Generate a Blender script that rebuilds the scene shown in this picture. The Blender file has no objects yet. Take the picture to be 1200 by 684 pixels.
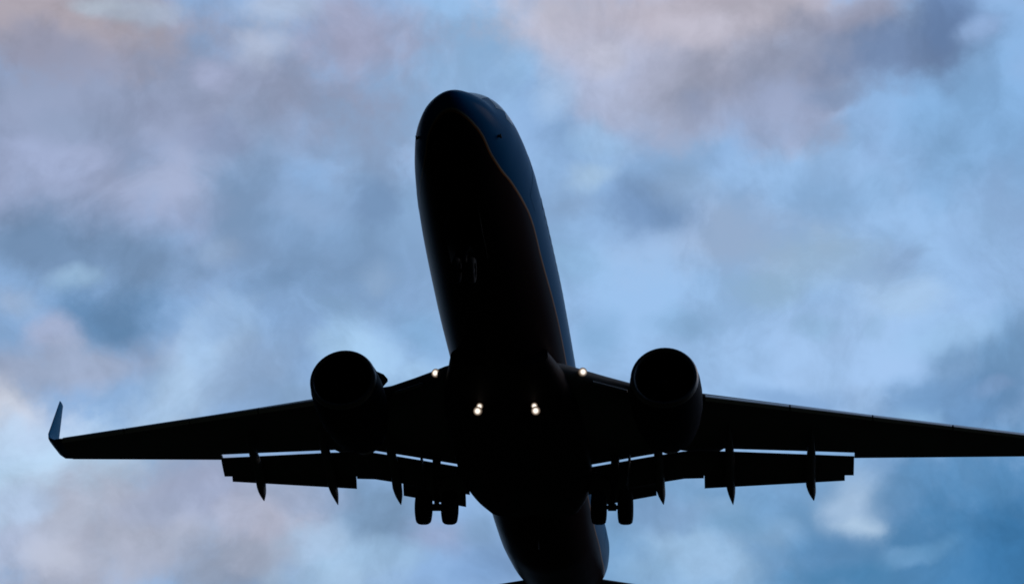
import bpy, bmesh, math, random
from mathutils import Vector, Matrix, Euler
random.seed(4)
R_ = math.radians
WARP1, WARP2, EDGEAMT, MOTT = 0.014, 0.015, 1.8, 0.23
SC = bpy.context.scene
COL = SC.collection

# ------------------------------------------------------------------ placement
# aircraft frame: x = sideways (picture right), y = aft of the nose tip, z = up, metres
BASE = Vector((0.0, 19.6, -3.47))                 # under the main wheels
PITCH = R_(-2.5)                                   # nose up on approach
W3 = Matrix.Rotation(PITCH, 4, 'X')
CAM_F = Vector((7.53649, -43.26962, -31.44122))   # camera in the aircraft frame
CAM_R = (2.09471, -0.04663, 0.10357)
FOC = 2498.08662                                   # for a frame 1200 wide
cam_off = W3 @ CAM_F
SHIFT = Vector((0, 0, 1.7 - cam_off.z))           # camera 1.7 m above the ground
WORLD = Matrix.Translation(SHIFT) @ W3

# ------------------------------------------------------------------ camera
cd = bpy.data.cameras.new('camera'); cam = bpy.data.objects.new('camera', cd); COL.objects.link(cam)
cd.sensor_width = 36.0; cd.lens = 36.0 * FOC / 1200.0
cd.shift_x = -2.0/1200; cd.shift_y = 0.9/1200
cd.clip_start = 0.1; cd.clip_end = 60000
rm = Matrix.Rotation(CAM_R[2], 4, 'Z') @ Matrix.Rotation(CAM_R[1], 4, 'Y') @ Matrix.Rotation(CAM_R[0], 4, 'X')
cam.matrix_world = Matrix.Translation(SHIFT) @ W3 @ Matrix.Translation(CAM_F) @ rm
SC.camera = cam
SC.cycles.filter_width = 1.75                        # the soft pixels of the photograph

# ------------------------------------------------------------------ exposure
vs = SC.view_settings
vs.view_transform = 'Standard'; vs.look = 'None'; vs.gamma = 1.0; vs.exposure = 0.0
try: vs.use_curve_mapping = False
except Exception: pass

# ------------------------------------------------------------------ sun
SUN_EL, SUN_AZ = R_(33.0), R_(62.0)               # low behind the clouds, beyond the aircraft (azimuth from +Y to +X)
sd = bpy.data.lights.new('sun', 'SUN'); sd.energy = 0.5; sd.angle = R_(20); sd.color = (1.0, 0.80, 0.66)
sun = bpy.data.objects.new('sun', sd); COL.objects.link(sun)
sv = Vector((math.sin(SUN_AZ)*math.cos(SUN_EL), math.cos(SUN_AZ)*math.cos(SUN_EL), math.sin(SUN_EL)))
sun.rotation_euler = sv.to_track_quat('Z', 'Y').to_euler(); sun.location = (0, 0, 120)

# ------------------------------------------------------------------ sky
def lin(c):
    return tuple(((v/255)/12.92 if v/255 <= 0.04045 else ((v/255+0.055)/1.055)**2.4) for v in c)
# cloud banks: azimuth, elevation, half-width, half-height (degrees), tilt, colour (sRGB), opacity
BANKS = [
(0.4,26.7,9.63,7.57,-1,150,187,228,0.80),
(-11.0,31.0,3.44,4.82,5,147,183,224,0.80),
(-9.3,34.3,2.52,2.52,4,146,184,224,0.80),
(7.1,32.3,3.44,2.52,-5,129,172,217,0.85),
(5.5,20.8,7.57,3.44,10,81,134,181,1.00),
(7.3,20.7,2.06,1.83,-2,55,114,164,0.80),
(-0.9,21.3,3.90,2.06,0,115,159,201,0.85),
(-3.8,21.0,1.83,2.06,1,115,156,196,0.80),
(-19.6,31.7,7.57,3.21,9,146,158,187,0.95),
(-19.9,29.0,5.96,2.06,1,151,164,196,0.90),
(-15.9,32.3,2.75,1.61,17,144,155,183,0.90),
(-22.8,33.3,3.90,1.38,5,175,167,177,0.95),
(-22.2,32.4,2.06,0.78,3,143,148,172,0.80),
(-20.2,33.9,1.24,0.34,2,174,190,210,0.70),
(-18.9,33.9,0.78,0.32,29,166,180,204,0.60),
(-21.0,33.9,0.69,0.18,11,182,194,210,0.60),
(-15.2,34.6,1.38,0.50,7,176,192,218,0.80),
(-15.8,33.5,0.92,0.69,37,172,184,208,0.80),
(-12.6,34.0,1.83,1.47,6,160,165,193,0.90),
(-17.4,32.6,0.69,0.50,8,165,172,203,0.60),
(-17.4,32.5,0.41,0.60,28,162,172,203,0.60),
(-22.1,29.3,1.61,0.83,10,159,173,207,0.85),
(-18.1,29.4,1.51,0.92,8,161,173,203,0.80),
(-21.2,27.4,2.75,1.15,9,108,136,170,0.95),
(-18.6,27.3,2.06,1.01,8,115,144,179,0.90),
(-15.3,29.5,1.38,2.06,7,127,157,193,0.70),
(-13.1,28.3,3.44,2.06,-7,123,155,193,0.85),
(-20.2,26.7,0.78,0.41,19,148,180,210,0.80),
(-19.0,25.5,1.70,1.19,-7,101,138,178,1.00),
(-20.7,25.2,0.83,0.55,-12,162,174,204,0.90),
(-22.0,25.9,0.78,0.50,-11,151,173,204,0.80),
(-19.8,24.3,4.59,0.83,12,157,169,195,0.85),
(-21.6,22.8,1.72,0.92,8,203,208,222,0.95),
(-20.5,22.3,2.06,0.92,8,182,202,230,0.90),
(-17.0,24.2,2.75,1.10,49,168,197,229,0.95),
(-14.7,25.0,1.61,0.92,36,139,167,202,0.80),
(-20.1,21.2,2.98,1.72,23,181,209,236,1.00),
(-18.2,20.1,4.36,2.02,25,169,176,196,1.00),
(-16.0,21.6,1.61,0.92,6,160,171,201,0.80),
(-15.5,19.5,2.06,0.96,5,146,157,179,0.85),
(-13.6,21.1,1.51,1.38,35,177,180,200,0.90),
(-20.9,19.6,1.15,0.69,7,170,184,212,0.80),
(-11.8,20.1,2.06,1.15,24,162,192,222,0.90),
(-10.5,21.3,1.83,1.01,-16,118,148,181,0.95),
(-9.0,20.9,1.15,0.55,3,148,162,196,0.70),
(-7.7,20.2,1.61,0.83,3,119,154,198,0.80),
(-11.5,25.5,1.47,1.33,-25,162,198,232,0.95),
(-9.7,25.0,1.06,0.69,-26,158,194,230,0.85),
(-10.0,26.1,1.15,0.78,-36,126,166,206,0.80),
(-12.4,26.8,1.15,0.55,5,134,168,204,0.60),
(-6.2,34.9,1.83,1.42,-28,198,197,214,1.00),
(-2.2,34.0,4.36,2.29,-12,178,180,200,1.00),
(-0.3,35.1,3.90,1.15,-5,181,177,191,0.95),
(-3.8,32.7,2.52,1.38,-19,170,181,210,0.85),
(-0.0,33.3,2.98,1.15,9,151,156,177,0.90),
(2.1,33.7,2.98,1.15,12,138,146,170,0.95),
(4.7,33.8,2.29,1.06,10,109,131,167,1.00),
(6.1,34.7,1.01,1.24,-5,105,132,174,0.90),
(0.5,32.2,2.06,0.92,-1,148,162,194,0.80),
(7.0,34.2,0.60,0.41,15,143,172,214,0.95),
(-1.1,29.3,2.75,1.28,-0,158,181,214,0.80),
(-3.3,30.0,1.70,1.06,-4,116,147,187,1.00),
(-5.5,30.0,0.69,0.37,2,136,166,203,0.80),
(-5.1,30.7,0.83,0.46,22,162,191,220,0.80),
(5.7,30.9,1.06,1.15,-4,128,168,210,0.80),
(6.1,28.5,0.83,0.50,-44,137,171,211,0.70),
(4.1,28.3,0.60,0.41,-3,137,168,206,0.80),
(1.6,28.5,1.38,0.92,-2,160,188,212,0.50),
(3.1,25.8,3.21,2.06,-2,157,190,230,0.85),
(6.5,24.6,2.52,1.01,21,104,144,188,1.00),
(5.6,25.6,0.83,0.60,-3,119,156,196,0.95),
(7.5,25.7,1.28,1.15,27,112,152,193,0.90),
(4.8,24.6,1.15,0.78,18,112,151,194,0.85),
(6.8,24.8,0.69,0.23,7,125,157,199,0.70),
(0.9,24.8,1.38,0.37,-7,124,159,201,0.80),
(-4.8,26.4,0.78,0.78,2,126,165,204,0.80),
(-2.1,26.9,0.92,0.50,0,133,172,211,0.70),
(2.8,22.1,1.01,1.01,-1,170,199,231,0.95),
(2.9,21.5,0.60,0.30,-1,180,208,236,0.90),
(0.4,21.3,0.92,0.46,-0,135,173,211,0.70),
(-1.7,20.7,1.74,1.38,1,154,189,224,0.95),
(4.2,20.7,0.64,0.30,-1,122,168,212,0.90),
(5.4,22.7,1.38,0.46,-2,93,142,188,0.70),
(2.2,20.2,1.61,0.41,-1,73,134,182,0.60),
(-20.8,30.6,1.38,0.55,10,139,155,185,0.60),
(-18.2,31.4,0.92,0.41,19,139,151,180,0.60),
(-16.8,30.9,0.92,0.46,8,135,148,180,0.60),
(-20.3,29.9,0.92,0.37,9,160,173,206,0.60),
(-16.2,27.8,0.60,0.46,7,145,169,202,0.70),
(-14.1,29.2,1.15,0.50,-4,136,164,201,0.70),
(-11.6,29.6,0.83,0.50,-25,121,152,192,0.70),
(-14.3,27.3,1.15,0.46,16,118,150,188,0.70),
(-11.3,27.6,0.69,0.55,5,148,178,214,0.70),
(-16.1,25.8,0.92,0.50,37,139,171,209,0.70),
(-16.6,25.1,0.55,0.69,27,160,192,228,0.70),
(-13.5,24.2,0.92,0.46,5,136,166,200,0.60),
(-6.5,32.8,0.69,0.92,-18,158,186,220,0.70),
(-7.4,33.7,0.60,0.60,3,146,184,224,0.80),
(-4.9,34.0,0.69,0.55,1,188,190,208,0.70),
(-2.7,33.4,0.92,0.46,0,159,164,186,0.70),
(-1.4,34.7,1.15,0.41,-1,186,184,200,0.70),
(3.3,34.8,1.15,0.46,17,147,150,172,0.70),
(2.8,32.8,0.92,0.37,7,124,143,175,0.80),
(-4.8,31.7,1.15,0.55,-9,146,182,220,0.80),
(-5.8,28.5,1.15,0.92,2,144,184,224,0.80),
(-2.2,30.5,1.15,0.60,0,138,166,200,0.70),
(2.0,30.2,1.61,0.60,-2,137,175,217,0.70),
(0.4,27.7,1.15,0.55,-1,150,184,214,0.60),
(4.5,27.3,1.15,0.55,-3,162,192,224,0.70),
(1.8,26.7,0.69,0.32,-1,142,180,216,0.60),
(3.5,26.6,0.37,0.41,-2,144,178,214,0.70),
(5.4,26.2,1.38,0.55,7,150,188,226,0.70),
(-3.1,24.9,0.69,0.46,1,140,175,217,0.60),
(1.8,23.9,1.38,0.32,-9,160,196,232,0.70),
(4.5,23.9,0.69,0.46,-2,140,180,218,0.70),
(-0.6,21.5,1.15,0.46,0,117,161,201,0.70),
(-2.8,21.7,1.38,0.55,1,123,157,197,0.70),
(-3.1,20.2,0.92,0.55,1,139,177,213,0.60),
(1.1,22.7,1.15,0.55,-1,120,161,203,0.70),
(4.0,22.2,0.92,0.55,19,99,145,189,0.80),
(4.6,20.8,1.15,0.32,14,100,151,195,0.70),
(6.3,22.3,1.61,0.50,3,85,136,182,0.70),
(2.0,20.9,1.15,0.55,-1,91,140,186,0.80),
(-19.3,20.6,1.15,0.55,27,176,184,204,0.70),
(-17.2,20.9,1.15,0.46,16,159,171,199,0.60),
(-19.8,19.5,0.92,0.46,7,182,188,206,0.70),
(-20.9,20.7,0.92,0.50,8,176,198,228,0.80),
(-17.4,19.5,1.15,0.46,6,166,173,193,0.60),
(-15.0,21.1,0.69,0.46,6,172,180,204,0.60),
(-14.7,20.0,0.92,0.46,5,155,166,188,0.70),
(-13.2,21.8,1.38,0.50,-5,149,169,201,0.60),
(-12.5,20.6,0.69,0.46,25,164,190,220,0.70),
(-10.6,20.3,1.15,0.46,4,150,184,218,0.70),
(-8.0,21.1,0.69,0.46,3,130,164,202,0.70),
]
world = bpy.data.worlds.new('World'); SC.world = world; world.use_nodes = True
world.cycles.sampling_method = 'MANUAL'; world.cycles.sample_map_resolution = 256
nt = world.node_tree; nt.nodes.clear(); N = nt.nodes; Lk = nt.links.new

tc = N.new('ShaderNodeTexCoord')
DIR = tc.outputs['Generated']
def noise(scale, detail, rough=0.55, vec=DIR, off=(0, 0, 0)):
    m = N.new('ShaderNodeMapping'); m.inputs['Location'].default_value = off; Lk(vec, m.inputs['Vector'])
    t = N.new('ShaderNodeTexNoise'); t.inputs['Scale'].default_value = scale; t.inputs['Detail'].default_value = detail
    t.inputs['Roughness'].default_value = rough; Lk(m.outputs[0], t.inputs['Vector'])
    return t
def vmath(op, a, b=None, scale=None):
    m = N.new('ShaderNodeVectorMath'); m.operation = op; Lk(a, m.inputs[0])
    if b is not None:
        if isinstance(b, tuple): m.inputs[1].default_value = b
        else: Lk(b, m.inputs[1])
    if scale is not None: m.inputs['Scale'].default_value = scale
    return m.outputs[0]
def math_(op, a, b, c=None):
    m = N.new('ShaderNodeMath'); m.operation = op
    for k, v in enumerate((a, b, c)):
        if v is None: continue
        if isinstance(v, (int, float)): m.inputs[k].default_value = v
        else: Lk(v, m.inputs[k])
    return m.outputs[0]
# billow warp of the viewing direction, coarse then fine
w1 = noise(9.0, 2.0, 0.5); w2 = noise(34.0, 6.0, 0.56, off=(3, 1, 7))
wa = vmath('SCALE', vmath('SUBTRACT', w1.outputs['Color'], (.5, .5, .5)), scale=WARP1)
wb = vmath('SCALE', vmath('SUBTRACT', w2.outputs['Color'], (.5, .5, .5)), scale=WARP2)
WD = vmath('ADD', vmath('ADD', DIR, wa), wb)
edge = noise(26.0, 7.0, 0.58, off=(11, 5, 2))
EDGE = math_('MULTIPLY', math_('SUBTRACT', edge.outputs['Fac'], 0.5), EDGEAMT)
sky = N.new('ShaderNodeTexSky'); sky.sky_type = 'NISHITA'; sky.sun_disc = False
sky.sun_elevation = SUN_EL; sky.sun_rotation = SUN_AZ
skys = N.new('ShaderNodeMix'); skys.data_type = 'RGBA'; skys.blend_type = 'MULTIPLY'; skys.inputs[0].default_value = 1
Lk(sky.outputs[0], skys.inputs[6]); skys.inputs[7].default_value = (0.9, 1.0, 1.15, 1)
# thin veil of high cloud over the clear sky
veil = N.new('ShaderNodeMix'); veil.data_type = 'RGBA'; veil.inputs[0].default_value = 0.72
Lk(skys.outputs[2], veil.inputs[6]); vc = lin((148, 184, 226)); veil.inputs[7].default_value = (*[c*10 for c in vc], 1)
prev = veil.outputs[2]
for ib, (az, el, rx, ry, tilt, r, g, b, op) in enumerate(BANKS):
    if ib and ib % 20 == 0:                        # keeps the shader compiler working through the list in order
        ch = N.new('ShaderNodeVectorMath'); ch.operation = 'MULTIPLY_ADD'; Lk(prev, ch.inputs[0]); ch.inputs[1].default_value = (1e-7, 1e-7, 1e-7); Lk(WD, ch.inputs[2])
        WD = ch.outputs[0]
    a, e = R_(az), R_(el)
    C = Vector((math.sin(a)*math.cos(e), math.cos(a)*math.cos(e), math.sin(e)))
    E1 = Vector((math.cos(a), -math.sin(a), 0)); E2 = E1.cross(C)
    t = R_(tilt); F1 = E1*math.cos(t) + E2*math.sin(t); F2 = E2*math.cos(t) - E1*math.sin(t)
    mp = N.new('ShaderNodeMapping'); mp.vector_type = 'TEXTURE'; Lk(WD, mp.inputs['Vector'])
    mp.inputs['Location'].default_value = C; mp.inputs['Rotation'].default_value = Matrix((F1, F2, -C)).transposed().to_euler('XYZ')
    mp.inputs['Scale'].default_value = (math.tan(R_(rx)), math.tan(R_(ry)), .35)
    ln = N.new('ShaderNodeVectorMath'); ln.operation = 'LENGTH'; Lk(mp.outputs[0], ln.inputs[0])
    rr = math_('ADD', ln.outputs['Value'], EDGE)
    mr = N.new('ShaderNodeMapRange'); mr.interpolation_type = 'SMOOTHSTEP'; mr.inputs['From Min'].default_value = 1.38; mr.inputs['From Max'].default_value = .25
    mr.inputs['To Max'].default_value = op; Lk(rr, mr.inputs['Value'])
    mx = N.new('ShaderNodeMix'); mx.data_type = 'RGBA'; Lk(mr.outputs[0], mx.inputs[0]); Lk(prev, mx.inputs[6])
    mx.inputs[7].default_value = (*[c*10 for c in lin((r, g, b))], 1); prev = mx.outputs[2]
# fine mottling of the cloud brightness and a little hue drift
m1 = noise(20.0, 8.0, 0.58, vec=WD, off=(7, 7, 1)); m2 = noise(70.0, 3.0, 0.5, off=(1, 9, 4))
m1.inputs['Distortion'].default_value = 0.35
wisp = N.new('ShaderNodeMapRange'); wisp.interpolation_type = 'SMOOTHSTEP'; wisp.inputs['From Min'].default_value = .36; wisp.inputs['From Max'].default_value = .64
wisp.inputs['To Min'].default_value = 1-MOTT*.5; wisp.inputs['To Max'].default_value = 1+MOTT*.5; Lk(m1.outputs['Fac'], wisp.inputs['Value'])
val = wisp.outputs[0]
mm = N.new('ShaderNodeMix'); mm.data_type = 'RGBA'; mm.blend_type = 'MULTIPLY'; mm.inputs[0].default_value = 1
Lk(prev, mm.inputs[6]); cv = N.new('ShaderNodeCombineColor')
hue = math_('MULTIPLY', math_('SUBTRACT', m2.outputs['Fac'], 0.5), 0.03)
Lk(math_('ADD', val, hue), cv.inputs[0]); Lk(math_('SUBTRACT', val, math_('MULTIPLY', hue, 0.15)), cv.inputs[1]); Lk(val, cv.inputs[2])
Lk(cv.outputs[0], mm.inputs[7])
# unseen sky ahead and low down, darkened on purpose to keep the aircraft black
sp = N.new('ShaderNodeSeparateXYZ'); Lk(DIR, sp.inputs[0])
lit = N.new('ShaderNodeMapRange'); lit.interpolation_type = 'SMOOTHSTEP'
lit.inputs['From Min'].default_value = 0.10; lit.inputs['From Max'].default_value = 0.60
big = noise(3.0, 5.0, 0.55, off=(2, 3, 8))
# brighter towards +Y and towards +X, darker ahead and towards -X
side = math_('ADD', math_('ADD', sp.outputs[1], math_('MULTIPLY', sp.outputs[0], 0.8)), math_('MULTIPLY', math_('SUBTRACT', big.outputs['Fac'], .5), .25))
Lk(side, lit.inputs['Value'])
sky_dim = N.new('ShaderNodeMix'); sky_dim.data_type = 'RGBA'
sc_ = N.new('ShaderNodeMix'); sc_.data_type = 'RGBA'; Lk(big.outputs['Fac'], sc_.inputs[0])
sc_.inputs[6].default_value = (0.02, 0.035, 0.06, 1); sc_.inputs[7].default_value = (0.06, 0.10, 0.16, 1)
low = N.new('ShaderNodeMapRange'); low.interpolation_type = 'SMOOTHSTEP'   # added darkening of the unseen low sky, against light on the belly
low.inputs['From Min'].default_value = 0.06; low.inputs['From Max'].default_value = 0.30; Lk(sp.outputs[2], low.inputs['Value'])
Lk(math_('MULTIPLY', lit.outputs[0], low.outputs[0]), sky_dim.inputs[0]); Lk(sc_.outputs[2], sky_dim.inputs[6]); Lk(mm.outputs[2], sky_dim.inputs[7])
bgn = N.new('ShaderNodeBackground'); bgn.inputs['Strength'].default_value = 0.1
Lk(sky_dim.outputs[2], bgn.inputs['Color'])
wo = N.new('ShaderNodeOutputWorld'); Lk(bgn.outputs[0], wo.inputs['Surface'])

# ------------------------------------------------------------------ helpers
def mat(name, col, rough=0.5, metal=0.0, spec=0.5, coat=0.0, var=0.0, vscale=3.0):
    m = bpy.data.materials.new(name); m.use_nodes = True
    n = m.node_tree.nodes; l = m.node_tree.links.new; b = n['Principled BSDF']
    b.inputs['Roughness'].default_value = rough; b.inputs['Metallic'].default_value = metal
    b.inputs['Specular IOR Level'].default_value = spec; b.inputs['Coat Weight'].default_value = coat
    b.inputs['Coat Roughness'].default_value = 0.08
    if var:
        t = n.new('ShaderNodeTexCoord'); z = n.new('ShaderNodeTexNoise'); z.inputs['Scale'].default_value = vscale; z.inputs['Detail'].default_value = 6
        mp = n.new('ShaderNodeMapping'); mp.inputs['Scale'].default_value = (1, .35, 1)
        l(t.outputs['Object'], mp.inputs[0]); l(mp.outputs[0], z.inputs['Vector'])
        x = n.new('ShaderNodeMix'); x.data_type = 'RGBA'; l(z.outputs['Fac'], x.inputs[0])
        x.inputs[6].default_value = (*[c*(1-var) for c in col], 1); x.inputs[7].default_value = (*[min(1, c*(1+var)) for c in col], 1)
        l(x.outputs[2], b.inputs['Base Color'])
        y = n.new('ShaderNodeMapRange'); l(z.outputs['Fac'], y.inputs[0])
        y.inputs['To Min'].default_value = rough*.8; y.inputs['To Max'].default_value = min(1, rough*1.25); l(y.outputs[0], b.inputs['Roughness'])
    else:
        b.inputs['Base Color'].default_value = (*col, 1)
    return m
def emis(name, col, strength):
    m = bpy.data.materials.new(name); m.use_nodes = True; n = m.node_tree.nodes; b = n['Principled BSDF']
    b.inputs['Base Color'].default_value = (.8, .8, .8, 1); b.inputs['Emission Color'].default_value = (*col, 1); b.inputs['Emission Strength'].default_value = strength
    return m
M = dict(
    blue=mat('blue_paint', (0.004, 0.085, 0.20), .4, spec=.01, var=.12), cowl=mat('cowl_paint', (0.006, 0.008, 0.014), .6, spec=.03, var=.2), belly=mat('belly_paint', (.02,.016,.018), .6, spec=.04, var=.2),
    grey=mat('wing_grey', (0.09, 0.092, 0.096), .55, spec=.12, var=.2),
    dgrey=mat('dark_grey', (0.03, 0.03, 0.032), .6, spec=.1, var=.2),
    metal=mat('bare_aluminium', (0.42, 0.42, 0.43), .38, 1.0, var=.12),
    hub=mat('wheel_hub', (0.02, 0.02, 0.021), .7, .1, spec=.05),
    lip=mat('dull_metal', (0.12, 0.12, 0.125), .45, 1.0, var=.2),
    steel=mat('gear_steel', (0.05, 0.05, 0.052), .6, .2, spec=.1, var=.2),
    hot=mat('heat_stained_metal', (0.12, 0.10, 0.09), .45, .9, var=.3),
    rubber=mat('tyre_rubber', (0.014, 0.014, 0.015), .9, spec=.05, var=.2),
    glass=mat('dark_glass', (0.004, 0.006, 0.010), .12, spec=.02),
    black=mat('matte_black', (0.012, 0.012, 0.014), .7, spec=.05),
    seam=mat('door_seam', (0.012, 0.02, 0.05), .5),
    lamp=[emis('lamp_filament', (1.0, 0.90, 0.80), 1.2), emis('lamp_glow_inner', (1.0, 0.82, 0.66), .45), emis('lamp_glow_outer', (1.0, 0.72, 0.52), .10)],  # dimmer emissive rings imitate a soft glow spreading around the core
)
def new_obj(name, bm, m, parent=None, smooth=True, angle=40):
    me = bpy.data.meshes.new(name)
    bmesh.ops.remove_doubles(bm, verts=bm.verts, dist=1e-5)
    bmesh.ops.recalc_face_normals(bm, faces=bm.faces)
    if smooth:
        for f in bm.faces: f.smooth = True
        for e in bm.edges:
            if len(e.link_faces) == 2 and e.calc_face_angle(0) > R_(angle): e.smooth = False
    bm.to_mesh(me); bm.free()
    for mm_ in (m if isinstance(m, (list, tuple)) else [m]): me.materials.append(mm_)
    o = bpy.data.objects.new(name, me); COL.objects.link(o)
    if parent is not None: o.parent = parent
    return o
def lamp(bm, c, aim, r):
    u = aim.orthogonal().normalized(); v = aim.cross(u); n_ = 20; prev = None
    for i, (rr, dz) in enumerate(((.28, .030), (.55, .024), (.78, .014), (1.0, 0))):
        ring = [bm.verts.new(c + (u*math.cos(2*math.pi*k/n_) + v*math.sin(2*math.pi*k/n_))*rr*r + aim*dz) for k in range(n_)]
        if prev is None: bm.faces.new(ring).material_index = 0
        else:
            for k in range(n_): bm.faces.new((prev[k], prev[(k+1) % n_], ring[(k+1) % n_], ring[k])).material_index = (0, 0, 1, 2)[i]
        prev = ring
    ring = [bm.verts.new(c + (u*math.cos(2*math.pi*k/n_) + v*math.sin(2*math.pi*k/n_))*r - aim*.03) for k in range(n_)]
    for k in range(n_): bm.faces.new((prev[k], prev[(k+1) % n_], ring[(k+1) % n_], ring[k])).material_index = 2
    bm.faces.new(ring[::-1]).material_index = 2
def P(x, y, z): return Vector((x, y, z)) - BASE
def loft(bm, rings, closed=True, cap0=True, cap1=True, mi=0):
    vr = [[bm.verts.new(p) for p in r] for r in rings]; n = len(vr[0])
    for a, b in zip(vr, vr[1:]):
        for k in range(n if closed else n-1):
            try: f = bm.faces.new((a[k], a[(k+1) % n], b[(k+1) % n], b[k])); f.material_index = mi
            except ValueError: pass
    for c, r in ((cap0, vr[0]), (cap1, vr[-1])):
        if c and closed:
            try: f = bm.faces.new(r); f.material_index = mi
            except ValueError: pass
    return vr
def tube(bm, a, b, r0, r1=None, n=16, mi=0):
    a, b = Vector(a), Vector(b); r1 = r0 if r1 is None else r1
    d = (b-a).normalized(); u = d.orthogonal().normalized(); v = d.cross(u)
    ring = lambda c, r: [c + (u*math.cos(2*math.pi*k/n) + v*math.sin(2*math.pi*k/n))*r for k in range(n)]
    loft(bm, [ring(a, r0), ring(b, r1)], mi=mi)
def revolve(bm, prof, cx, cz, n=48, mi=0, flat=0.0, cap0=False, cap1=False, axis='y'):
    rings = []
    for (y, r) in prof:
        ring = []
        for k in range(n):
            t = 2*math.pi*k/n; s = math.sin(t); c = math.cos(t)
            rz = r*(1 - flat*max(0, -s)**3)
            if axis == 'y': ring.append(P(cx + r*c, y, cz + rz*s))
            else: ring.append(P(cx + y, 0, 0) + Vector((0, r*c, rz*s)) + Vector((0, cz[0], cz[1])))
        rings.append(ring)
    loft(bm, rings, cap0=cap0, cap1=cap1, mi=mi)
def slab(bm, pts, thick, mi=0):
    """plate from a polygon of 3-D points, thickened along its normal"""
    n = (pts[1]-pts[0]).cross(pts[2]-pts[0]).normalized()*thick*.5
    loft(bm, [[p+n for p in pts], [p-n for p in pts]], mi=mi)
def cr(tab, y):
    """smooth table lookup; tab rows (y, v1, v2...)"""
    if y <= tab[0][0]: return tab[0][1:]
    if y >= tab[-1][0]: return tab[-1][1:]
    for i in range(len(tab)-1):
        if tab[i][0] <= y <= tab[i+1][0]: break
    p1, p2 = tab[i], tab[i+1]; h = p2[0]-p1[0]; t = (y-p1[0])/h; out = []
    for k in range(1, len(p1)):
        d = (p2[k]-p1[k])/h
        def sl(a, b, c):
            if a is None or c is None: return (c[k]-b[k])/(c[0]-b[0]) if a is None else (b[k]-a[k])/(b[0]-a[0])
            d0 = (b[k]-a[k])/(b[0]-a[0]); d1 = (c[k]-b[k])/(c[0]-b[0])
            return 0 if d0*d1 <= 0 else 2*d0*d1/(d0+d1)
        m1 = sl(tab[i-1] if i else None, p1, p2); m2 = sl(p1, p2, tab[i+2] if i+2 < len(tab) else None)
        out.append((2*t**3-3*t*t+1)*p1[k] + (t**3-2*t*t+t)*h*m1 + (-2*t**3+3*t*t)*p2[k] + (t**3-t*t)*h*m2)
    return out

# ------------------------------------------------------------------ ground
gm = bpy.data.materials.new('field_at_dusk'); gm.use_nodes = True
n = gm.node_tree.nodes; l = gm.node_tree.links.new; b = n['Principled BSDF']; b.inputs['Roughness'].default_value = .9
b.inputs['Specular IOR Level'].default_value = 0.1
t = n.new('ShaderNodeTexCoord'); z1 = n.new('ShaderNodeTexNoise'); z1.inputs['Scale'].default_value = .02; z1.inputs['Detail'].default_value = 10
z2 = n.new('ShaderNodeTexNoise'); z2.inputs['Scale'].default_value = 6; z2.inputs['Detail'].default_value = 6
l(t.outputs['Object'], z1.inputs[0]); l(t.outputs['Object'], z2.inputs[0])
x1 = n.new('ShaderNodeMix'); x1.data_type = 'RGBA'; l(z1.outputs['Fac'], x1.inputs[0]); x1.inputs[6].default_value = (.018, .024, .010, 1); x1.inputs[7].default_value = (.035, .034, .018, 1)
x2 = n.new('ShaderNodeMix'); x2.data_type = 'RGBA'; x2.blend_type = 'MULTIPLY'; x2.inputs[0].default_value = .7; l(x1.outputs[2], x2.inputs[6]); l(z2.outputs['Color'], x2.inputs[7])
l(x2.outputs[2], b.inputs['Base Color'])
bm = bmesh.new()
NG, SZ = 40, 12000.0
gv = [[bm.verts.new(((i/NG*2-1)*SZ, (j/NG*2-1)*SZ, 0)) for i in range(NG+1)] for j in range(NG+1)]
for j in range(NG):
    for i in range(NG): bm.faces.new((gv[j][i], gv[j][i+1], gv[j+1][i+1], gv[j+1][i]))
ground = new_obj('ground', bm, gm, smooth=False); ground['kind'] = 'structure'

# ------------------------------------------------------------------ the aircraft
jet = bpy.data.objects.new('passenger_jet', None); COL.objects.link(jet)
jet.matrix_world = WORLD @ Matrix.Translation(BASE)
jet['label'] = 'twin engine passenger jet passing overhead in dark silhouette, wheels and flaps down, landing lights on'
jet['category'] = 'airplane'

# --- fuselage: y, top, bottom, half width, height of widest point
FUS = [
 (0.00, -.53, -.57, .02, -.55), (0.06, -.37, -.73, .18, -.55), (0.2, -.22, -.88, .35, -.54), (0.5, .0, -1.08, .58, -.50), (1.0, .28, -1.33, .85, -.42),
 (1.4, .46, -1.48, 1.00, -.37), (1.8, .80, -1.58, 1.12, -.31), (2.3, 1.20, -1.70, 1.25, -.23), (2.8, 1.45, -1.78, 1.34, -.16),
 (3.5, 1.66, -1.86, 1.45, -.08), (4.5, 1.84, -1.94, 1.56, -.02), (5.5, 1.95, -1.98, 1.64, 0), (7.0, 2.0, -2.0, 1.72, 0), (9.0, 2.0, -2.0, 1.79, 0), (12, 2.0, -2.0, 1.86, 0), (16, 2.0, -2.0, 1.88, 0),
 (24.5, 2.0, -2.0, 1.88, 0), (27, 2.0, -1.85, 1.89, .15), (29, 2.0, -1.50, 1.93, .45), (31, 1.97, -1.10, 1.92, .80), (33, 1.92, -.62, 1.78, 1.0),
 (35, 1.84, .02, 1.32, 1.12), (37, 1.68, .78, .50, 1.24), (38.0, 1.50, 1.10, .14, 1.30)]
def fus_pt(y, th, off=0.0):
    zt, zb, hw, zm = cr(FUS, y); s, c = math.sin(th), math.cos(th)
    return P((hw+off)*c, y, zm + ((zt-zm)+off)*s if s >= 0 else zm + ((zm-zb)+off)*s)
ys = [0, .03, .06, .1, .15, .2, .28, .38, .5] + [.65+.18*k for k in range(36)] + [7.2+.6*k for k in range(30)] + [25.2+.4*k for k in range(32)] + [38.0]
ys = sorted(set(round(v, 3) for v in ys if v <= 38.0))
bm = bmesh.new(); NF = 72
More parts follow.
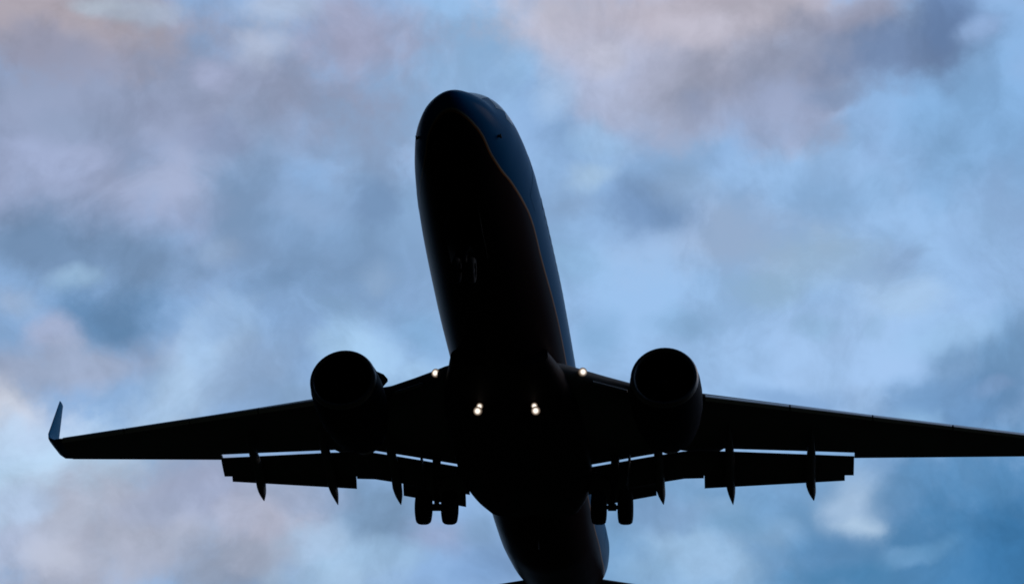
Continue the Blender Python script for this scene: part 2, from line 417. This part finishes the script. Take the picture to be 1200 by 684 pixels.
loft(bm, [[fus_pt(y, 2*math.pi*k/NF) for k in range(NF)] for y in ys])
# livery: blue above a swept cheat line, dark red below, cream and orange pinstripes between
lv = bpy.data.materials.new('airliner_livery'); lv.use_nodes = True
n = lv.node_tree.nodes; l = lv.node_tree.links.new; b = n['Principled BSDF']
b.inputs['Specular IOR Level'].default_value = .004; b.inputs['Coat Weight'].default_value = .0; b.inputs['Coat Roughness'].default_value = .1; b.inputs['Roughness'].default_value = .28
t = n.new('ShaderNodeTexCoord'); s = n.new('ShaderNodeSeparateXYZ'); l(t.outputs['Object'], s.inputs[0])
fc = n.new('ShaderNodeFloatCurve'); cm_ = fc.mapping; cu = cm_.curves[0]
LINE = [(0,-.85),(0.9,-1.0),(2.1,-1.17),(3.3,-1.04),(4.4,-.9),(5.5,-.8),(7.5,-.82),(10,-.74),(13,-.7),(25,-.75),(28.4,-.45),(33,.3),(40,1.8)]
mr = n.new('ShaderNodeMapRange'); mr.inputs['From Min'].default_value = -BASE.y; mr.inputs['From Max'].default_value = 40-BASE.y
l(s.outputs[1], mr.inputs[0]); l(mr.outputs[0], fc.inputs['Value'])
for i, (yy, zz) in enumerate(LINE):
    xx, vv = yy/40, (zz+3)/6
    if i == 0: cu.points[0].location = (xx, vv)
    elif i == len(LINE)-1: cu.points[len(cu.points)-1].location = (xx, vv)
    else: cu.points.new(xx, vv)
cm_.update()
def mnode(op, a, b_):
    q = n.new('ShaderNodeMath'); q.operation = op
    for k, v in enumerate((a, b_)):
        if isinstance(v, (int, float)): q.inputs[k].default_value = v
        else: l(v, q.inputs[k])
    return q.outputs[0]
zl = mnode('SUBTRACT', mnode('MULTIPLY', fc.outputs[0], 6.0), 3.0)           # line height, aircraft frame
hgt = mnode('SUBTRACT', mnode('ADD', s.outputs[2], BASE.z), zl)               # height above the line
rp = n.new('ShaderNodeValToRGB'); rp.color_ramp.interpolation = 'CONSTANT'
l(mnode('ADD', mnode('MULTIPLY', hgt, .5), .5), rp.inputs[0])
e = rp.color_ramp.elements; e[0].position = 0; e[0].color = (*(.016,.009,.010), 1); e[1].position = .5; e[1].color = (.19, .07, .02, 1)
k = e.new(.515); k.color = (.20, .18, .15, 1); k = e.new(.53); k.color = (0.003, 0.062, 0.165, 1)
l(rp.outputs[0], b.inputs['Base Color'])
fus = new_obj('fuselage', bm, lv, jet)

# cockpit windows: six panes following the nose
def patch(bm, y0, y1, t0, t1, off, ny=5, nt=5, shear=0.0, thick=.006):
    g = [[fus_pt(y0+(y1-y0)*i/ny + shear*(j/nt), t0+(t1-t0)*j/nt, off) for j in range(nt+1)] for i in range(ny+1)]
    vv = [[bm.verts.new(p) for p in r] for r in g]
    for i in range(ny):
        for j in range(nt): bm.faces.new((vv[i][j], vv[i+1][j], vv[i+1][j+1], vv[i][j+1]))
for (y0, y1, a0, a1, sh) in ((1.50, 2.30, 60, 87, .05), (1.72, 2.42, 34, 56, .30), (2.12, 2.72, 20, 33, .18)):
    for sgn in (1, -1):
        bm = bmesh.new()
        A0, A1 = (R_(a0), R_(a1)) if sgn > 0 else (R_(180-a0), R_(180-a1))
        patch(bm, y0, y1, A0, A1, .006, shear=sh if sgn > 0 else sh)
        new_obj('cockpit_window', bm, M['glass'], fus)
# cabin windows: one small pane each side, copied along the cabin
def cabin_window(sgn):
    bm = bmesh.new(); hw, hh, r = .12, .19, .09; ring = []
    for k in range(20):
        t = 2*math.pi*k/20; c, s_ = math.cos(t), math.sin(t)
        yy = math.copysign(abs(c)**.6, c)*hw; zz = math.copysign(abs(s_)**.6, s_)*hh + .42
        xx = 1.88*math.sqrt(max(0, 1-(zz/2.0)**2)) + .004
        ring.append(Vector((sgn*xx, yy, zz)) - Vector((0, 0, BASE.z)))
    bm.faces.new([bm.verts.new(p) for p in ring])
    return new_obj('cabin_window', bm, M['glass'], fus, smooth=False)
for sgn in (1, -1):
    w0 = cabin_window(sgn)
    for k in range(44):
        if k in (20,): continue
        o = w0 if k == 0 else w0.copy()
        if k: COL.objects.link(o); o.parent = fus
        yy = 6.6 + .508*k; o.location = (sgn*(cr(FUS, yy)[2]-1.88)*.98, yy - BASE.y, 0)
# doors
for sgn in (1, -1):
    for (y0, y1) in ((4.75, 5.6), (29.3, 30.05)):
        bm = bmesh.new()
        a0, a1 = R_(-14), R_(44)
        if sgn < 0: a0, a1 = math.pi-a0, math.pi-a1
        patch(bm, y0, y1, a0, a1, .005, 6, 14)
        new_obj('passenger_door', bm, lv, fus)
# pitot probes and blade antenna
for sgn in (1, -1):
    for (yy, a) in ((1.62, -16),):
        th = R_(a) if sgn > 0 else math.pi-R_(a)
        p0, p1 = fus_pt(yy, th, -.02), fus_pt(yy, th, .07)
        bm = bmesh.new(); tube(bm, p0, p1, .04, .03, 8); tube(bm, p1+Vector((0, .05, 0)), p1+Vector((0, -.10, 0)), .028, .014, 8)
        new_obj('pitot_probe', bm, M['dgrey'], fus)
for yy in (24.0,):
    bm = bmesh.new(); slab(bm, [P(0, yy, -1.97), P(0, yy+.42, -1.97), P(0, yy+.46, -2.32), P(0, yy+.24, -2.32)], .03)
    new_obj('blade_antenna', bm, M['dgrey'], fus, smooth=False)

# --- wing-to-body fairing
FAIR = [(11.6, 1.45, -1.30, -1.99), (12.4, 1.62, -1.10, -2.08), (13.4, 1.84, -.95, -2.18), (15, 2.08, -.85, -2.27), (18, 2.18, -.85, -2.30), (19.6, 2.16, -.88, -2.26),
        (20.6, 2.05, -1.0, -2.18), (21.6, 1.84, -1.15, -2.08), (22.5, 1.50, -1.4, -1.96)]
bm = bmesh.new(); rings = []
for i in range(41):
    y = 11.6 + 10.9*i/40; hw, ztop, zb = cr(FAIR, y); r = []
    for k in range(36):
        t = 2*math.pi*k/36; c, s_ = math.cos(t), math.sin(t); zc = (ztop+zb)/2; e_ = .72
        r.append(P(hw*math.copysign(abs(c)**e_, c), y, zc + (ztop-zb)/2*math.copysign(abs(s_)**e_, s_)))
    rings.append(r)
loft(bm, rings); fairing = new_obj('belly_fairing', bm, M['belly'] if 'belly' in M else M['blue'], jet)

# --- wings
LEZ, MZ = -1.204, .1235
def wz(x): return LEZ + (abs(x)-2.2)*MZ
LE = [(1.2, 12.75), (1.9, 13.25), (2.3, 13.62), (3.0, 14.22), (3.8, 14.87), (5.3, 15.66), (17.0, 21.72)]
TE = [(1.2, 20.62), (1.9, 20.60), (5.5, 20.45), (17.0, 23.23)]
COVE = [(1.2, 19.80), (2.02, 19.83), (4.06, 19.55), (5.3, 19.42), (6.5, 19.78), (10.75, 21.26)]
COVEW = [(1.2, 19.80), (2.02, 19.83), (4.06, 19.55), (5.0, 19.45), (5.3, 19.66), (6.3, 19.95), (6.45, 19.76), (6.5, 19.78), (10.75, 21.26)]
def lint(tab, x):
    if x <= tab[0][0]: return tab[0][1]
    for a, b_ in zip(tab, tab[1:]):
        if x <= b_[0]: return a[1] + (b_[1]-a[1])*(x-a[0])/(b_[0]-a[0])
    return tab[-1][1]
def foil(c, tc=.12, n=18, end=1.0, camber=.012):
    """closed section list of (chord fraction*c, height), from the trailing edge over the top to the nose and back below, cut at end"""
    def th(u): return 5*tc*(.2969*math.sqrt(u)-.126*u-.3516*u*u+.2843*u**3-.1036*u**4)
    us = [end*(1-math.cos(math.pi*k/n))/2 for k in range(n+1)]
    up = [(u*c, (th(u)*1.12 + camber*math.sin(math.pi*u))*c) for u in us]
    lo = [(u*c, (-th(u)*.88 + camber*math.sin(math.pi*u))*c) for u in us]
    return up[::-1] + lo[1:]
def wing(sgn):
    wg = bmesh.new()
    def sec(x, end=None, dz=0, tc=None, c0=None):
        le, te = lint(LE, x), lint(TE, x); c = te-le
        tcx = .125 - .03*min(1, (x-1.9)/8) if tc is None else tc
        en = 1.0 if end is None else (end-le)/c
        return [P(sgn*x, le+u, wz(x)+h+dz) for (u, h) in foil(c, tcx, 18, en)]
    xs_in = [1.2, 1.9, 2.3, 3.0, 3.8, 4.5, 5.0, 5.3, 5.8, 6.3, 6.45, 6.5, 8, 9.4, 10.74]
    loft(wg, [sec(x, lint(COVEW, x)) for x in xs_in])
    xs_out = [10.742, 11.5, 12.5, 13.5, 14.5, 15.5, 16.2, 16.63]
    loft(wg, [sec(x) for x in xs_out])
    w = new_obj('wing', wg, M['grey'], jet, angle=50)
    # winglet: blended root then a canted swept blade: lateral, z above wing plane at tip, LE y, TE y
    z0 = wz(16.73)
    WL = [(16.63,0.0,21.53,23.14),(16.93,.04,21.69,23.2),(17.18,.22,21.86,23.28),(17.31,.5,22.12,23.36),(17.38,.85,22.40,23.46),(17.62,2.5,23.5,23.92)]
    bm = bmesh.new(); rings = []
    for i, (x, dz, le, te) in enumerate(WL):
        if i == 0: nx, nz = 0, 1
        a = WL[max(0, i-1)]; c_ = WL[min(len(WL)-1, i+1)]
        dx, dzz = c_[0]-a[0], c_[1]-a[1]; q = math.hypot(dx, dzz); nx, nz = -dzz/q, dx/q
        rings.append([P(sgn*(x + nx*h), le+u, z0+dz+nz*h) for (u, h) in foil(te-le, .09, 12)])
    loft(bm, rings); new_obj('winglet', bm, M['blue'], w)
    # flaps: hung below and aft of the cove so that a slot of sky is left
    def flap(x0, x1, chord0, chord1, d0, gap, name='flap_segment', start=None, mi='grey', tcf=.16, n=6):
        bm = bmesh.new(); rings = []; ends = []
        for i in range(n+1):
            x = x0 + (x1-x0)*i/n; c = chord0+(chord1-chord0)*i/n
            r = .085 if tcf > .12 else .05
            if start is None:
                g = gap + r; oy, oz = lint(COVE, x)+g*.5+.02, wz(x)-.05-g*.866
            else: oy, oz = start(x)
            a = R_(d0); ca, sa = math.cos(a), math.sin(a)
            rings.append([P(sgn*x, oy-r*.6 + u*ca + h*sa*0 + h*sa, oz - u*sa + h*ca) for (u, h) in foil(c, tcf, 12)])
            ends.append((x, oy-r*.6+c*ca, oz-c*sa))
        loft(bm, rings); new_obj(name, bm, M[mi], w)
        return lambda x: tuple(ends[0][k] + (ends[-1][k]-ends[0][k])*(x-ends[0][0])/(ends[-1][0]-ends[0][0]) for k in (1, 2))
    GAP = .022
    e1 = flap(5.78, 10.72, 1.02, .80, 27, GAP)                                           # outboard main
    flap(5.80, 10.42, .50, .25, 45, 0, start=lambda x: (e1(x)[0]-.03, e1(x)[1]+.035), tcf=.10)   # outboard aft
    e2 = flap(1.98, 5.779, 1.12, 1.12, 27, GAP)                                           # inboard main
    flap(2.12, 4.22, .50, .42, 48, 0, start=lambda x: (e2(x)[0]-.03, e2(x)[1]+.035), tcf=.10)    # inboard aft
    # flap track fairings: a fixed canoe under the wing and a drooped pointed tail
    for (x, tx, tipy, tipz) in ((4.36,4.42,21.63,-1.88),(6.64,6.71,22.25,-1.60),(9.28,9.40,22.65,-1.27)):
        yc, zc = lint(COVE, x), wz(x)
        bm = bmesh.new(); rings = []
        path = [(yc-2.0, zc-.22, .02, .02), (yc-1.5, zc-.34, .09, .10), (yc-.7, zc-.42, .14, .20), (yc+.1, zc-.52, .16, .26), (yc+.8, zc-.85, .16, .24)]
        ly, lz = path[-1][0], path[-1][1]
        for (f_, a, b_) in ((.3, .14, .19), (.5, .118, .14), (.7, .08, .09), (.88, .04, .05), (1.0, .01, .01)): path.append((ly+(tipy-ly)*f_, lz+(tipz-lz)*f_, a, b_))
        for (yy, zz, a, b_) in path:
            xx = x + (tx-x)*max(0, (yy-ly)/(tipy-ly))
            rings.append([P(sgn*xx+a*math.cos(2*math.pi*k/14), yy, zz+b_*math.sin(2*math.pi*k/14)) for k in range(14)])
        loft(bm, rings); new_obj('flap_track_fairing', bm, M['grey'], w)
    # leading edge slats outboard of the engine, nose flap inboard
    for (x0, x1) in ((5.95, 8.55), (8.60, 11.2), (11.25, 13.85), (13.9, 16.5)):
        bm = bmesh.new(); rings = []
        for x in (x0, (x0+x1)/2, x1):
            le = lint(LE, x); c = .42 - .01*(x-6)
            rings.append([P(sgn*x, le-.10+u, wz(x)-.06+h) for (u, h) in ((c, .16), (c*.55, .13), (c*.2, .08), (.02, .02), (0, -.03), (.04, -.08), (c*.35, -.105), (c*.3, -.02), (c*.6, .08))])
        loft(bm, rings); new_obj('slat', bm, M['metal'], w)
    bm = bmesh.new(); rings = []
    for x in (2.62, 3.1, 3.6):
        le = lint(LE, x); rings.append([P(sgn*x, le+u, wz(x)+h) for (u, h) in ((.22, -.13), (-.02, -.26), (-.14, -.30), (-.18, -.26), (-.12, -.22), (.20, -.09))])
    loft(bm, rings); new_obj('krueger_flap', bm, M['metal'], w)
    # wing root landing light in the leading edge
    x = 2.24; le = lint(LE, x); c0 = P(sgn*x+.07, le-.03, wz(x)+.01)
    bm = bmesh.new(); aim = (Vector((sgn*.35, -1, -.35))).normalized()
    tube(bm, c0+aim*.02, c0-aim*.12, .10, .07, 18); new_obj('light_housing', bm, M['metal'], w)
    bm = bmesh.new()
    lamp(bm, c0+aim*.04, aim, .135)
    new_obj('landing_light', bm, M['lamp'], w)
    return w
WINGS = [wing(-1), wing(1)]
# retractable landing lights swung down from the belly fairing: a pair of lamps each side
for sgn in (-1, 1):
    c0 = P(*(.88,13.66,-2.42)); c0.x = sgn*abs(c0.x)+.05
    bm = bmesh.new(); tube(bm, c0+Vector((0, .10, .28)), c0+Vector((0, .05, 0)), .05, .07, 12); tube(bm, c0+Vector((0, .08, 0)), c0+Vector((0, -.02, -.01)), .07, .115, 16)
    arm = new_obj('light_arm', bm, M['dgrey'], fairing)
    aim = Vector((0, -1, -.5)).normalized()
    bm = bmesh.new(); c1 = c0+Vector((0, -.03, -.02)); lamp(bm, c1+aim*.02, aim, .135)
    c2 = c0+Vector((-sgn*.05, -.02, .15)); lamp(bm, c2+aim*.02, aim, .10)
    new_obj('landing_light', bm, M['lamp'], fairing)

# --- engines
def engine(sgn):
    cx, cz = sgn*4.83, -1.90; y0 = 12.5
    bm = bmesh.new()
    revolve(bm, [(y0+.55, .80), (y0+.25, .825), (y0+.10, .855)][::-1] + [], cx, cz)
    revolve(bm, [(y0+.16, 1.005), (y0+.5, 1.055), (y0+1.1, 1.09), (y0+1.9, 1.08), (y0+2.7, .99), (y0+3.3, .88), (y0+3.5, .83), (y0+3.48, .80), (y0+2.6, .88), (y0+.55, .80)], cx, cz, flat=.05)
    e = new_obj('engine_nacelle', bm, M['cowl'], jet)
    bm = bmesh.new(); pr = []
    for k in range(13):
        t = R_(-78 + 156*k/12); pr.append((y0+.13-.13*math.cos(t)*1.0, .925+.082*math.sin(t)))
    revolve(bm, [(y0+.24, .828)] + pr + [(y0+.17, 1.010)], cx, cz, flat=.05); new_obj('inlet_lip', bm, M['lip'], e)
    bm = bmesh.new()                                                     # fan: 24 twisted blades on a dark disc
    revolve(bm, [(y0+.85, .80), (y0+.85, .02)], cx, cz, cap1=True)
    for k in range(24):
        a = 2*math.pi*k/24
        def pt(r, da, dy): return P(cx+r*math.cos(a+da), y0+.80+dy, cz+r*math.sin(a+da))
        q = [bm.verts.new(p) for p in (pt(.24, -.16, -.12), pt(.79, -.11, -.02), pt(.79, .11, .03), pt(.24, .10, .03))]
        bm.faces.new(q)
    new_obj('fan', bm, M['black'], e, smooth=False)
    bm = bmesh.new(); revolve(bm, [(y0+.28, .005), (y0+.33, .06), (y0+.48, .16), (y0+.70, .25)], cx, cz, 28, cap0=True); new_obj('spinner', bm, M['dgrey'], e)
    bm = bmesh.new(); revolve(bm, [(y0+2.9, .70), (y0+3.5, .64), (y0+4.35, .44), (y0+4.33, .41), (y0+3.6, .5)], cx, cz, 36); new_obj('exhaust_nozzle', bm, M['hot'], e)
    bm = bmesh.new(); revolve(bm, [(y0+3.4, .36), (y0+4.2, .30), (y0+5.0, .04)], cx, cz, 28, cap0=True, cap1=True); new_obj('exhaust_plug', bm, M['hot'], e)
    bm = bmesh.new(); rings = []
    for (yy, zb, zt, w) in ((y0+.95, 1.03, 1.08, .05), (y0+1.6, .95, 1.24, .15), (y0+2.6, .80, 1.36, .19), (y0+3.6, .55, 1.36, .20), (y0+5.0, .45, 1.0, .18), (y0+6.2, .66, .85, .06)):
        zc = cz+(zb+zt)/2; hh = (zt-zb)/2
        rings.append([P(cx+w*math.cos(2*math.pi*k/16), yy, zc+hh*math.sin(2*math.pi*k/16)) for k in range(16)])
    loft(bm, rings); new_obj('pylon', bm, M['grey'], e)
    # vortex strake on the inboard shoulder of the cowl
    a = R_(40); dr = Vector((-sgn*math.cos(a), 0, math.sin(a)))
    o_ = P(cx, 0, cz)
    q = [o_ + dr*r + Vector((0, yy, 0)) for (r, yy) in ((1.04, y0+.75), (1.30, y0+1.35), (1.36, y0+1.65), (1.34, y0+1.8), (1.04, y0+1.95))]
    bm = bmesh.new(); slab(bm, q, .05); new_obj('strake', bm, M['cowl'], e, smooth=False)
    return e
for sgn in (-1, 1): engine(sgn)

# --- landing gear
def wheel(name, parent, c, r, w, n=40):
    bm = bmesh.new(); hw = w/2
    prof = [(-hw*.55, r*.55), (-hw*.9, r*.60), (-hw, r*.74), (-hw*.93, r*.88), (-hw*.68, r*.965), (-hw*.3, r), (hw*.3, r), (hw*.68, r*.965), (hw*.93, r*.88), (hw, r*.74), (hw*.9, r*.60), (hw*.55, r*.55)]
    def ring(x, rr): return [c + Vector((x, rr*math.cos(2*math.pi*k/n), rr*math.sin(2*math.pi*k/n))) for k in range(n)]
    loft(bm, [ring(x, rr) for x, rr in prof], cap0=False, cap1=False, mi=0)
    hub = [(-hw*.55, r*.55), (-hw*.62, r*.5), (-hw*.2, r*.42), (-hw*.25, r*.2), (-hw*.7, r*.17), (-hw*.7, .01)]
    loft(bm, [ring(x, rr) for x, rr in hub], cap0=False, cap1=True, mi=1)
    loft(bm, [ring(-x, rr) for x, rr in hub], cap0=False, cap1=True, mi=1)
    return new_obj(name, bm, [M['rubber'], M['hub']], parent)
GZ = -2.9
for sgn in (-1, 1):
    ax = P(sgn*2.86, 19.6, GZ); top = P(sgn*2.95, 19.35, -1.05)
    bm = bmesh.new(); tube(bm, top, top.lerp(ax, .62), .14, .13, 20); tube(bm, top.lerp(ax, .6), ax, .085, .085, 18)
    tube(bm, ax-Vector((.62, 0, 0)), ax+Vector((.62, 0, 0)), .07, .07, 16); tube(bm, ax-Vector((.13, 0, 0)), ax+Vector((.13, 0, 0)), .12, .12, 18)
    g = new_obj('main_landing_gear', bm, M['steel'], jet)
    for dx in (-.43, .43): wheel('wheel', g, ax+Vector((dx, 0, 0)), .565, .47)
    bm = bmesh.new(); tube(bm, top.lerp(ax, .5), P(sgn*1.6, 19.3, -1.65), .075, .06, 14); new_obj('side_brace', bm, M['steel'], g)
    bm = bmesh.new(); tube(bm, top.lerp(ax, .25), P(sgn*2.9, 20.35, -1.15), .06, .05, 12); new_obj('drag_brace', bm, M['steel'], g)
    bm = bmesh.new(); a, b_ = top.lerp(ax, .55), ax
    slab(bm, [a+Vector((0, .12, 0)), a.lerp(b_, .5)+Vector((0, .36, 0)), b_+Vector((0, .10, .05)), a.lerp(b_, .5)+Vector((0, .25, 0))], .10); new_obj('torque_link', bm, M['steel'], g, smooth=False)
    bm = bmesh.new(); x_ = sgn*3.42
    slab(bm, [P(x_, 19.0, -1.25), P(x_, 19.95, -1.25), P(x_-sgn*.10, 19.9, -2.25), P(x_-sgn*.10, 19.2, -2.3)], .04); new_obj('gear_door', bm, M['grey'], g, smooth=False)
ax = P(0, 4.0, -3.25); top = P(0, 4.1, -1.75)
bm = bmesh.new(); tube(bm, top, top.lerp(ax, .6), .09, .085, 16); tube(bm, top.lerp(ax, .55), ax, .055, .055, 14); tube(bm, ax-Vector((.28, 0, 0)), ax+Vector((.28, 0, 0)), .05, .05, 12)
g = new_obj('nose_landing_gear', bm, M['black'], jet)  # pale gear coloured black here, standing in for the shade underneath
for dx in (-.2, .2): wheel('wheel', g, ax+Vector((dx, 0, 0)), .343, .20, 32)
bm = bmesh.new(); tube(bm, top.lerp(ax, .45), P(0, 5.3, -1.9), .05, .045, 12); new_obj('drag_brace', bm, M['black'], g)
for sgn in (-1, 1):
    bm = bmesh.new(); slab(bm, [P(sgn*.36, 3.1, -1.78), P(sgn*.36, 4.9, -1.90), P(sgn*.50, 4.85, -2.55), P(sgn*.50, 3.2, -2.45)], .03); new_obj('gear_door', bm, M['black'], g, smooth=False)

# --- tail
def surf(name, secs, m, parent, tc=.10, n=14, vertical=False, cut=None):
    bm = bmesh.new(); rings = []
    for (a, z, le, te) in secs:
        c = te-le
        if cut: le2 = le+c*cut[0]; te2 = le+c*cut[1]
        rings.append([P(a+h, le+u, z) if vertical else P(a, le+u, z+h) for (u, h) in foil(c, tc, n, 1.0, 0)])
    loft(bm, rings); return new_obj(name, bm, m, parent)
SY, SZT = (34.53,.75)
for sgn in (-1, 1):
    secs = [(sgn*.4, SZT-.05, SY-.55, SY+3.35), (sgn*1.2, SZT+.05, SY, SY+3.32), (sgn*7.1, SZT+.78, SY+4.05, SY+5.25), (sgn*7.18, SZT+.79, SY+4.25, SY+5.25)]
    st = surf('horizontal_stabilizer', secs, M['grey'], jet)
    bm = bmesh.new()
    rings = [[P(x, te-c*.02+u, z+h-.0) for (u, h) in ((0, .035), (c*.22, .012), (c*.22, -.012), (0, -.035))] for (x, z, te, c) in ((sgn*1.5, SZT+.09, SY+3.36, 2.0), (sgn*6.9, SZT+.755, SY+5.22, .9))]
    loft(bm, rings); new_obj('elevator', bm, M['grey'], st)
fin = surf('vertical_fin', [(0, 1.6, 29.6, 37.2), (0, 2.5, 31.6, 37.4), (0, 3.2, 32.6, 37.6), (0, 8.3, 36.6, 38.7), (0, 8.4, 36.9, 38.7)], M['blue'], jet, tc=.09, vertical=True)
bm = bmesh.new()
loft(bm, [[P(h, te+u-.02, z) for (u, h) in ((0, .05), (.65*c, .012), (.65*c, -.012), (0, -.05))] for (z, te, c) in ((2.3, 37.36, 1.0), (8.2, 38.68, .5))])
new_obj('rudder', bm, M['blue'], fin)
